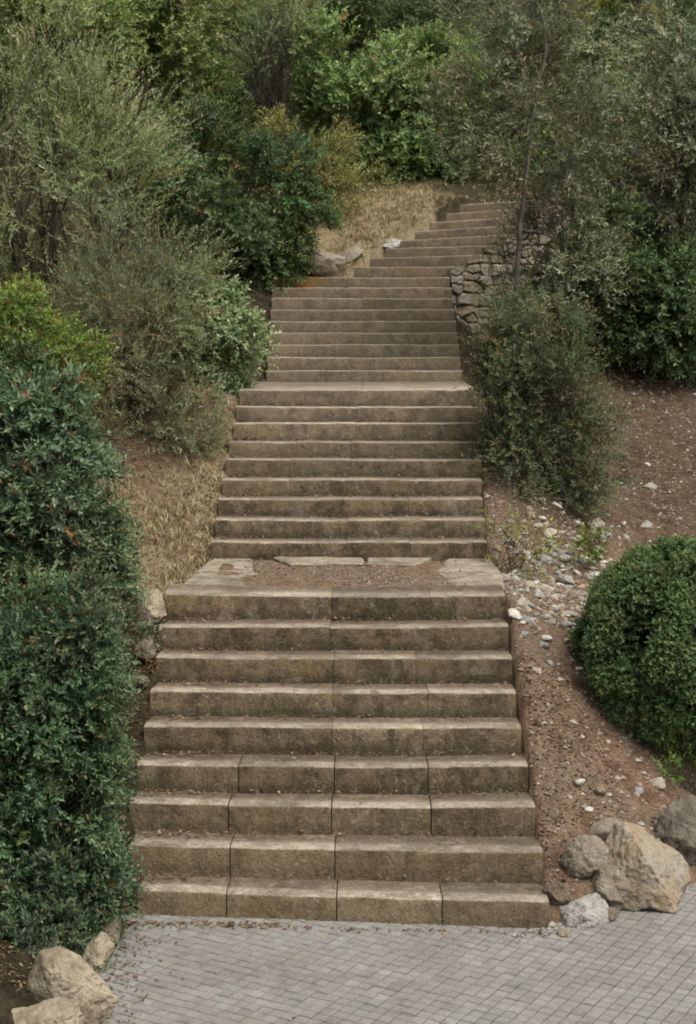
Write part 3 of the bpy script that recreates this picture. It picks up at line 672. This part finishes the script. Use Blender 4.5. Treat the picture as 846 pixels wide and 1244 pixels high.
def foliage(blobs, style, seed, dens=1., clump=.3, hue=.12, inner=.35, accent=None, ragged=.16, shell=(.78, 1.06)):
    """blobs: (centre, radii) in metres.  Clumps cover each blob; each clump carries shoots; each shoot carries leaves."""
    r = np.random.default_rng(seed); st = STY[style]
    Os, Ds, Cz, Ct = [], [], [], []
    cents = []
    for c, rad in blobs:
        c = np.array(c); rad = np.array(rad); rm = rad.mean()
        cr = min(clump, rm*.6)
        nC = max(8, int(5.2*(rm/cr)**2*dens**.5))
        d = r.normal(0, 1, (nC, 3)); d /= np.linalg.norm(d, axis=1)[:, None]
        rr = np.where(r.random(nC) < inner, r.uniform(.35, .8, nC), r.uniform(*shell, nC) + np.where(r.random(nC) < ragged, r.uniform(.05, .22, nC), 0))
        cc = c + d*rad*rr[:, None]
        cents.append(cc)
        nS = max(5, int(26*dens*(cr/st['sl'])**1.2))
        sd = r.normal(0, 1, (nC, nS, 3)); sd /= np.linalg.norm(sd, axis=2)[..., None]
        out = d[:, None, :]
        sd = sd*1.0 + out*.75; sd /= np.linalg.norm(sd, axis=2)[..., None]
        O = cc[:, None] + sd*cr*r.uniform(.25, .9, (nC, nS, 1))
        dr = sd*.8 + out*.5 + np.array((0, 0, st['up'])) + r.normal(0, st['jit']*.6, (nC, nS, 3))
        dr /= np.linalg.norm(dr, axis=2)[..., None]
        tint = np.clip(1 + r.normal(0, hue*.4, (nC, 1, 3)) * np.array((1., .5, .8)) + r.normal(0, hue*1.15, (nC, 1, 1)), .55, 1.7)
        Os.append(O.reshape(-1, 3)); Ds.append(dr.reshape(-1, 3)); Ct.append(np.broadcast_to(tint, (nC, nS, 3)).reshape(-1, 3))
        Cz.append(np.broadcast_to(rr[:, None], (nC, nS)).reshape(-1))
    O = np.concatenate(Os); Dr = np.concatenate(Ds); T = np.concatenate(Ct); RR = np.concatenate(Cz)
    n = len(O); K = st['K']
    t = (np.arange(K)+.5)/K
    L = st['sl']*r.uniform(.6, 1.3, n)
    droop = np.array((0, 0, -.18))*(L[:, None, None]*t[None, :, None]**2)
    base = O[:, None] + Dr[:, None]*(L[:, None]*t[None])[..., None] + droop
    a = np.cross(Dr, r.normal(0, 1, (n, 3))); a /= np.linalg.norm(a, axis=1)[:, None]; b = np.cross(Dr, a)
    ph = (np.arange(K)*2.39996)[None] + r.uniform(0, 6.28, (n, 1)) + r.normal(0, .3, (n, K))
    rad_ = np.cos(ph)[..., None]*a[:, None] + np.sin(ph)[..., None]*b[:, None]
    ax = rad_*st['spread'] + Dr[:, None]*(.35 + .75*t[None, :, None]) + r.normal(0, .22, (n, K, 3)); ax /= np.linalg.norm(ax, axis=2)[..., None]
    nrm = Dr[:, None]*.8 + np.array((0, 0, .55)) - rad_*.2 + r.normal(0, .3, (n, K, 3))
    sdv = np.cross(ax, nrm); sdv /= np.linalg.norm(sdv, axis=2)[..., None] + 1e-9
    up = np.cross(sdv, ax)
    ll = st['ll']*np.clip(r.normal(1, .16, (n, 1)), .6, 1.4)*r.uniform(.6, 1.3, (n, K))*(1.05 - .35*t[None]); lw = ll*st['lw']
    p0 = base; p2 = base + ax*ll[..., None]
    mid = base + ax*(ll*.48)[..., None] + up*(lw*.35)[..., None]
    p1 = mid + sdv*lw[..., None]; p3 = mid - sdv*lw[..., None]
    V = np.stack([p0, p1, p2, p3], 2).reshape(-1, 3)
    m = n*K
    Fq = np.arange(m*4).reshape(-1, 4)
    old, md, tip = (np.array(st[k]) for k in ('old', 'mid', 'tip'))
    old = np.maximum(old, .6*md)
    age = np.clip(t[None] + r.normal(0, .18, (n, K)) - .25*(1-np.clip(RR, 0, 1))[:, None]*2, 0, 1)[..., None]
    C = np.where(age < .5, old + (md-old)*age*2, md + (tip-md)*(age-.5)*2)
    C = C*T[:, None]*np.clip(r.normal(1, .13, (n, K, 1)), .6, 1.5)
    if accent:
        col, p = accent; w = (r.random((n, 1, 1)) < p)*np.ones((1, K, 1)); w = w*(t[None, :, None] > .55)
        C = C*(1-w) + np.array(col)*w*np.clip(r.normal(1, .2, (n, K, 1)), .5, 1.5)
    dead = (r.random((n, K, 1)) < .015) | (r.random((n, 1, 1)) < .005); C = np.where(dead, np.array((.16, .1, .045)), C)
    C = np.repeat(np.minimum(C.reshape(-1, 3)*LEAFK, .5), 4, 0)
    return mesh_np('foliage', V, Fq, C), np.concatenate(cents)

def plant(name, label, cat, base, blobs_px, Y, style, seed, group=None, dens=1., clump=.3, stems=5, sr=.02, bark=None, mat=None, hue=.17,
          part='stem', trunk=None, tr=.05, accent=None, fr=.9, inner=.35, ragged=.16, shell=(.78, 1.06)):
    """blobs_px: (u, v, ru, rv[, dY, depth radius m]) in photo pixels at distance Y + dY"""
    r = np.random.default_rng(seed+1000)
    bl = []
    for q in blobs_px:
        u, v, ru, rv = q[:4]; dY = q[4] if len(q) > 4 else r.uniform(-.15, .15); yy = Y + dY; s = yy/F
        dp = q[5] if len(q) > 5 else (ru+rv)/2*s*fr
        bl.append((at(u, v, yy), (ru*s, dp, rv*s)))
    if base is None: c = bl[0][0]; bx, by = c[0], c[1]
    else: p = at(base[0], 622, Y); bx, by = p[0], p[1]
    bz = ztf(bx, by) - .03
    o = empty(name, (bx, by, bz), label, cat, group)
    org = np.array((bx, by, bz))
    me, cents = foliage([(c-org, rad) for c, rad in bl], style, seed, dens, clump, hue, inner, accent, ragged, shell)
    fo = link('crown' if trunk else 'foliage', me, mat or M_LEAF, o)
    paths = []
    if trunk:
        tp = [np.zeros(3)] + [at(u, v, Y + dy) - org for u, v, dy in trunk]
        tp = np.array(tp); m = 24; tt = np.linspace(0, len(tp)-1, m)
        P = np.stack([np.interp(tt, np.arange(len(tp)), tp[:, k]) for k in range(3)], -1)
        P[1:-1] = (P[:-2] + P[1:-1]*2 + P[2:])/4; P[1:-1] += r.normal(0, .012, (m-2, 3))
        rr = np.linspace(tr, tr*.3, m); rr[0] *= 1.4
        paths.append((P, rr)); vt, ft = tubes(paths, 8); link('trunk', mesh_np('trunk', vt, ft, None, True), bark or M_BARK, o)
        src = P[int(m*.3):]
        lp = []
        for c, rad in bl:
            c = c-org; k = int(np.argmin(np.linalg.norm(src - c, axis=1)*1 + np.maximum(0, src[:, 2]-c[2])*3))
            pb, rb = branch(src[k], c, tr*.35, tr*.12, r, .1); lp.append((pb, rb))
            near = cents[np.argsort(np.linalg.norm(cents - c, axis=1))[:26]]
            for q in near[::2]:
                lp.append(branch(pb[int(r.integers(3, len(pb)))], q, tr*.12, .003, r, .12))
        vt, ft = tubes(lp, 5); link('branches', mesh_np('branches', vt, ft, None, True), bark or M_BARK, o)
    else:
        for c, rad in bl:
            c = c-org
            for _ in range(max(1, stems//max(1, len(bl)//2))):
                e = c + r.normal(0, .35, 3)*np.array(rad)
                st0 = np.array((r.normal(0, .06), r.normal(0, .06), -.05))
                pb, rb = branch(st0, e, sr, sr*.4, r, .035, up=.03); paths.append((pb, rb))
                near = cents[np.argsort(np.linalg.norm(cents - e, axis=1))[:14]]
                for q in near: paths.append(branch(pb[int(r.integers(3, len(pb)))], q, sr*.35, .002, r, .1))
        vt, ft = tubes(paths, 5); link('stems', mesh_np('stems', vt, ft, None, True), bark or M_BARK, o)
    return o

RED = (.13, .045, .03)
# left side
plant('shrub', 'dark fine-leaved hedge shrub at the lower left behind the cream boulder', 'shrub', (20, 0), [(15, 960, 92, 130), (42, 1070, 72, 80), (15, 870, 85, 80), (-60, 1010, 90, 170), (72, 930, 44, 80), (84, 1070, 36, 50), (10, 1135, 75, 55, -.4, .35), (0, 1175, 66, 36, -.65, .28), (52, 1142, 42, 26, -.5, .26), (84, 1085, 36, 45, -.2, .3), (132, 1082, 14, 26, -.1, .12), (60, 1125, 40, 32), (88, 855, 42, 60), (50, 805, 62, 60), (96, 780, 34, 60), (96, 995, 26, 60), (105, 900, 22, 50), (0, 790, 70, 60)],
      8.95, 'lentisk', 1, ragged=.4, hue=.22, dens=1.35, clump=.17, accent=(RED, .006))
plant('shrub', 'tall blue-green broad-leaved shrub at the left above the dark hedge', 'shrub', (40, 0), [(45, 690, 80, 100), (25, 580, 82, 90), (72, 790, 62, 75), (0, 500, 70, 55), (92, 600, 40, 62), (104, 720, 34, 60), (-40, 640, 70, 150), (60, 510, 40, 45), (110, 655, 24, 50)],
      10.0, 'blueleaf', 2, ragged=.4, hue=.22, dens=1.3, clump=.2, accent=(RED, .012))
plant('shrub', 'bright yellow-green bush at the left edge above the blue-green shrub', 'shrub', (40, 0), [(35, 420, 54, 46), (0, 390, 48, 36), (72, 445, 28, 36), (10, 470, 62, 42)],
      11.6, 'bright', 3, dens=1.3, clump=.22, accent=((.12, .07, .035), .1))
plant('shrub', 'tall feathery grey-green shrub with upright shoots at the upper left', 'shrub', (60, 0), [(55, 190, 105, 95), (115, 140, 58, 75), (15, 120, 55, 85), (75, 290, 95, 65), (145, 235, 42, 75), (-20, 250, 60, 100), (70, 80, 30, 45)],
      16.0, 'feather', 4, ragged=.35, dens=1.05, clump=.36, sr=.03, mat=M_LEAFM)
plant('shrub', 'brownish twiggy shrub below the feathery shrub on the left', 'shrub', (170, 0), [(165, 350, 70, 70), (185, 430, 58, 75), (140, 410, 46, 80), (200, 320, 40, 45), (170, 490, 50, 45), (215, 520, 40, 38), (140, 530, 40, 45), (228, 550, 34, 24)],
      15.3, 'twiggy', 5, ragged=.3, accent=((.10, .065, .038), .16), dens=1.25, clump=.3, mat=M_LEAFM, stems=4, sr=.012)
plant('shrub', 'rounded pale green leafy shrub touching the left side of the third flight', 'shrub', (250, 0), [(256, 445, 48, 52), (230, 365, 42, 36), (228, 485, 46, 38), (284, 412, 20, 28), (206, 420, 40, 54), (255, 375, 26, 26), (270, 480, 24, 28), (205, 350, 30, 36)],
      16.6, 'round_', 6, dens=1.35, clump=.26)
plant('shrub', 'dense very dark bush left of the top of the third flight', 'shrub', (270, 0), [(270, 262, 76, 66), (300, 322, 62, 46), (228, 205, 62, 55), (348, 270, 36, 42), (270, 372, 46, 36), (340, 215, 40, 40)],
      21.0, 'dark', 7, dens=1.35, clump=.4)
plant('shrub', 'straw-coloured olive bush left of the dry grass patch', 'shrub', (385, 0), [(384, 225, 38, 36), (365, 180, 40, 35), (400, 260, 16, 22), (430, 226, 34, 18, 1.2)], 23.4, 'ochre', 8, dens=1.1, clump=.35, mat=M_LEAFM)
# right side
plant('shrub', 'dusky olive-green shrub beside the right side of the middle flight', 'shrub', (612, 0), [(636, 480, 46, 70), (652, 385, 40, 42), (676, 520, 54, 62), (636, 570, 44, 52), (606, 425, 18, 42), (655, 420, 46, 42), (700, 575, 36, 42), (704, 515, 26, 42), (626, 545, 26, 66), (640, 610, 36, 26), (606, 450, 14, 36), (700, 600, 30, 26), (630, 600, 30, 36), (650, 535, 52, 50), (690, 450, 34, 34)],
      15.2, 'olivedk', 9, ragged=.55, dens=1.15, clump=.28, sr=.03, accent=((.14, .1, .05), .05))
plant('olive_tree', 'slender grey-green olive tree leaning over the turning flight', 'tree', (624, 0), [(640, 130, 78, 66), (590, 160, 44, 32), (690, 65, 70, 60), (672, 250, 34, 40), (600, 70, 52, 45), (705, 180, 52, 60), (662, 326, 36, 46), (690, 340, 38, 44), (570, 130, 34, 34), (690, 270, 40, 40), (640, 0, 70, 45)],
      18.2, 'olive', 10, dens=.85, clump=.42, trunk=[(626, 380, -.2), (630, 285, -.4), (643, 180, -.5), (652, 120, -.45), (664, 60, -.4), (650, -10, -.2)], tr=.036, bark=M_BARKG, inner=.3)
plant('olive_tree', 'broad grey-green olive tree at the upper right edge', 'tree', (800, 0), [(800, 130, 72, 70), (768, 220, 70, 66), (840, 215, 55, 80), (722, 262, 46, 50), (830, 60, 50, 50), (880, 140, 60, 90)],
      19.6, 'olive', 12, dens=1.3, clump=.45, trunk=[(800, 400, 0), (790, 300, 0), (800, 180, 0), (820, 90, 0)], tr=.1, inner=.35)
plant('shrub', 'deep green dark shrub under the right-hand olive tree', 'shrub', (780, 0), [(770, 355, 76, 52), (718, 330, 52, 46), (832, 390, 46, 40), (700, 392, 34, 26), (860, 340, 50, 60), (800, 398, 62, 36), (740, 300, 70, 40), (722, 395, 46, 34), (850, 405, 40, 36)],
      19.0, 'dark', 13, dens=1.4, clump=.4)
plant('clipped_bush', 'round clipped green bush on the bare earth at the right', 'bush', (822, 0), [(834, 786, 118, 112, 0, .66), (832, 795, 90, 86, 0, .52)],
      11.4, 'clip', 41, dens=3.6, clump=.135, stems=6, hue=.13, inner=.15, ragged=.01, shell=(.93, 1.0))
plant('weed', 'small green weed growing at the right edge under the clipped bush', 'weed', (836, 0), [(836, 945, 22, 16, 0, .1)], 10.75, 'bright', 15, dens=.7, clump=.08, stems=3, sr=.004)
plant('weed', 'small yellowish weed beside the right side of the first landing', 'weed', (618, 0), [(622, 672, 20, 22, 0, .12)], 13.4, 'ochre', 16, dens=.6, clump=.1, stems=3, sr=.004)
plant('weed', 'tiny green weed among the rubble below the dusky shrub', 'weed', (718, 0), [(719, 663, 10, 8, 0, .06)], 13.9, 'bright', 17, dens=.6, clump=.06, stems=3, sr=.003)
# behind
plant('shrub', 'bright green leafy bush behind the dry grass patch', 'shrub', (470, 0), [(470, 135, 62, 58), (428, 88, 62, 50), (520, 95, 52, 52), (415, 160, 42, 40), (488, 190, 56, 32), (556, 150, 42, 50), (455, 205, 44, 24), (525, 215, 36, 22), (415, 228, 34, 22), (470, 230, 40, 16)],
      25.4, 'green', 18, dens=1.3, clump=.5)
plant('tree', 'mid-green bushy tree behind the feathery shrub at the upper left', 'tree', (200, 0), [(195, 95, 88, 72), (130, 45, 80, 55), (250, 150, 55, 50), (210, 30, 80, 50)],
      25.5, 'mid', 19, dens=1.15, clump=.48, trunk=[(200, 230, 0), (195, 120, 0), (190, 50, 0)], tr=.08)
plant('tree', 'dull green tree behind the dark bush left of centre at the top', 'tree', (305, 0), [(305, 110, 62, 64), (345, 165, 42, 42), (290, 45, 66, 45), (350, 70, 45, 50)],
      27.0, 'olivedk', 20, dens=1.1, clump=.5, trunk=[(305, 240, 0), (305, 120, 0), (300, 60, 0)], tr=.07)
plant('shrub', 'pale grey feathery spray at the top left of centre', 'shrub', (345, 0), [(345, 35, 34, 36), (318, 75, 22, 30)], 24.8, 'feather', 21, dens=.8, clump=.4, mat=M_LEAFM)
plant('shrub', 'yellow-green bush at the top edge right of centre', 'shrub', (590, 0), [(590, 20, 56, 34), (540, 8, 40, 30)], 31.0, 'yellow', 22, dens=1.1, clump=.5)
plant('shrub', 'yellowish bush between the two olive trees at the top right', 'shrub', (745, 0), [(745, 50, 52, 45), (790, 10, 60, 40), (700, 110, 40, 40)], 29.5, 'yellow', 23, dens=1.0, clump=.5)
plant('shrub', 'deep green bush behind the olive trees at the right', 'shrub', (720, 0), [(720, 190, 70, 70), (640, 190, 60, 55), (810, 190, 80, 90), (600, 235, 40, 30)], 26.5, 'mid', 24, dens=1.1, clump=.5)
plant('shrub', 'dark green bush at the top left corner', 'shrub', (20, 0), [(20, 50, 80, 55), (80, 20, 60, 45), (-20, 140, 60, 70)], 23.0, 'mid', 25, dens=1.1, clump=.45)
plant('shrub', 'olive-brown bush at the top edge left of the bright green bush', 'shrub', (390, 0), [(385, 40, 52, 45), (420, 10, 55, 35), (365, 110, 30, 45)], 30.5, 'ochre', 26, dens=1.05, clump=.5)

# hillside scrub further up: individual bushes sharing a few meshes
protos = []
for i, sty in enumerate(('mid', 'green', 'olivedk', 'dark')):
    me, cents = foliage([((0, 0, 1.3), (1.15, 1.1, 1.0)), ((.7, -.2, .8), (.8, .8, .7)), ((-.75, .1, .85), (.85, .8, .75)), ((.1, .1, 2.1), (.7, .7, .65))], sty, 60+i, 1.0, .5)
    me.materials.append(M_LEAF)
    r = np.random.default_rng(i); ps = [branch((0, 0, -.3), cents[int(k)], .04, .008, r, .12) for k in r.integers(0, len(cents), 22)]
    vt, ft = tubes(ps, 5); ms = mesh_np('stems', vt, ft, None, True); ms.materials.append(M_BARK); protos.append((me, ms))
k = 0
for row, Y in enumerate((29.5, 32.5, 36, 40.5, 46)):
    half = Y*.2235 + 2.5
    for x in np.arange(-half, half, 2.1):
        xx = x + rng.uniform(-.6, .6); yy = Y + rng.uniform(-1, 1)
        me, ms = protos[int(rng.integers(4))]
        o = empty('hillside_bush', (xx, yy, ztf(xx, yy)-.1), 'wild green bush on the upper hillside behind the stairs', 'bush', 'wild bushes on the upper hillside', rng.uniform(0, 6.28))
        s = rng.uniform(.85, 1.35); o.scale = (s, s, s*rng.uniform(.85, 1.2))
        link('foliage', me, None, o); link('stems', ms, None, o)

# ------------------------------------------------------------------ dry grass and low ground cover (countless)
def blades(pts, hmin, hmax, w, cols, seed, lean=1.5):
    r = np.random.default_rng(seed); k_ = 7; pts = np.repeat(pts, k_, 0) + r.normal(0, .018, (len(pts)*k_, 3))*np.array((1, 1, 0)); cols = np.repeat(cols, k_, 0)*np.clip(r.normal(1, .15, (len(pts), 1)), .6, 1.4); n = len(pts); w = np.repeat(w, k_)
    h = r.uniform(hmin, hmax, n)*np.repeat(r.uniform(.5, 1.25, n//k_), k_); a = r.uniform(0, 6.28, n); ln = r.uniform(.15, lean, n)*h
    d = np.stack([np.cos(a), np.sin(a), np.zeros(n)], -1); s = np.stack([-np.sin(a), np.cos(a), np.zeros(n)], -1)
    if isinstance(w, float): w = np.full(n, w)
    p0 = pts - s*w[:, None]; p1 = pts + s*w[:, None]
    m = pts + d*(ln*.35)[:, None] + np.array((0, 0, 1))*(h*.6)[:, None]; tp = pts + d*(ln*1.2)[:, None] + np.array((0, 0, 1))*h[:, None]
    V = np.stack([p0, p1, m + s*w[:, None]*.7, tp, m - s*w[:, None]*.7], 1)
    Fi = [[0, 1, 2, 4], [4, 2, 3, 3]]
    k = np.arange(n)[:, None]*5
    Fq = (np.array([0, 1, 2, 4])[None] + k); Ft = np.concatenate([np.array([4, 2, 3])[None] + k], 0)
    V = V.reshape(-1, 3)
    allF = np.concatenate([Fq[:, [0, 1, 2]], Fq[:, [0, 2, 3]], Ft])
    return mesh_np('grass', V, allF, np.repeat(cols, 5, 0))
def spread(n, x0, x1, y0, y1, f):
    x = rng.uniform(x0, x1, n); y = rng.uniform(y0, y1, n)
    ok = rng.random(n) < f(x, y); x, y = x[ok], y[ok]; return np.stack([x, y, zt(x, y)-.005], -1)
def nz2(x, y, s, seed): return fbm(np.stack([x*s, y*s, np.zeros_like(x)], -1), seed, 3)
g1 = spread(5000, -3.2, -1.25, 11.6, 16.2, lambda x, y: np.where(x < xl(y)-.04, sstep(-.7, .15, nz2(x, y, 1.6, 3)), 0))
hole = lambda x, y: np.exp(-((x+1.75)/.5)**2 - ((y-15.5)/.8)**2)
g1 = g1[rng.random(len(g1)) > 1.3*hole(g1[:, 0], g1[:, 1])]
g2 = spread(8000, -1.9, 2.6, 21.2, 26.5, lambda x, y: np.where((-((x+.14)*.766 - (y-21.3)*.643) > .03) | (x < -.3), sstep(-.6, .2, nz2(x, y, 1.3, 4)), 0))
g3 = spread(1300, 1.3, 5, 11, 20, lambda x, y: sstep(.1, .5, nz2(x, y, .9, 7))*.7)
gp = np.concatenate([g1, g2, g3])
tag(link('dry_grass', blades(gp, .02, .09, rng.uniform(.002, .0045, len(gp)), pal(len(gp), [(.44, .36, .21), (.38, .30, .165), (.50, .43, .28), (.22, .20, .075), (.28, .19, .10)], .18), 8), M_DRY),
    'straw-coloured dry grass beside the middle flight and behind the top of the stairs', 'dry grass', kind='stuff')
cx = rng.uniform(-14, 16, 9000); cy = 15.5 + 34*rng.random(9000)**1.3
okc = np.where(cx < 0, cx < xl(cy)-.5, cx > 1.8 + np.maximum(0, cy-16)*.0) & ((cy > 27) | (cx < -2.0) | (cx > 3.2) & (cy > 20.5))
cx, cy = cx[okc], cy[okc]; cz = zt(cx, cy)
n = len(cx); rr_ = np.random.default_rng(5)
N = 8
O = np.repeat(np.stack([cx, cy, cz], -1), N, 0) + rr_.normal(0, 1, (n*N, 3))*np.array((.14, .14, .09)) + np.array((0, 0, .12))
sz = rr_.uniform(.04, .085, n*N)
tag(link('undergrowth', scatter_mesh('undergrowth', O, sz, np.clip(pal(n*N, [(.03, .045, .015), (.05, .075, .025), (.07, .08, .03), (.09, .07, .035)], .25), 0, 1), 9, 'leaf'), M_LEAFM),
    'low leafy undergrowth covering the shaded hillside', 'undergrowth', kind='stuff')

# ------------------------------------------------------------------ light: soft overcast day
SUN_EL, SUN_AZ = R(60), R(132)      # azimuth measured from +Y (uphill) towards +X
w = bpy.data.worlds.new('World'); sc.world = w; w.use_nodes = True
nt = w.node_tree; nt.nodes.clear()
sky = nt.nodes.new('ShaderNodeTexSky'); sky.sky_type = 'NISHITA'; sky.sun_disc = False
sky.sun_elevation = SUN_EL; sky.sun_rotation = SUN_AZ; sky.air_density = 1.0; sky.dust_density = 4.0; sky.ozone_density = 1.0
hs = nt.nodes.new('ShaderNodeHueSaturation'); hs.inputs['Saturation'].default_value = .22
bg = nt.nodes.new('ShaderNodeBackground'); bg.inputs['Strength'].default_value = .15
ow = nt.nodes.new('ShaderNodeOutputWorld')
nt.links.new(sky.outputs[0], hs.inputs['Color']); nt.links.new(hs.outputs[0], bg.inputs[0]); nt.links.new(bg.outputs[0], ow.inputs[0])
sd = bpy.data.lights.new('sun', 'SUN'); sd.energy = 2.55; sd.angle = R(40); sd.color = (1, .95, .87)
so = bpy.data.objects.new('sun', sd); COL.objects.link(so)
dirv = Vector((math.sin(SUN_AZ)*math.cos(SUN_EL), math.cos(SUN_AZ)*math.cos(SUN_EL), math.sin(SUN_EL)))
so.rotation_euler = dirv.to_track_quat('Z', 'Y').to_euler(); so.location = (4, 12, 20)

sc.view_settings.view_transform = 'Standard'; sc.view_settings.look = 'None'; sc.view_settings.exposure = 0
sc.render.engine = 'CYCLES'
sc.cycles.max_bounces = 7; sc.cycles.diffuse_bounces = 4; sc.cycles.glossy_bounces = 2; sc.cycles.transmission_bounces = 3
sc.cycles.use_denoising = True; sc.cycles.filter_width = 1.9
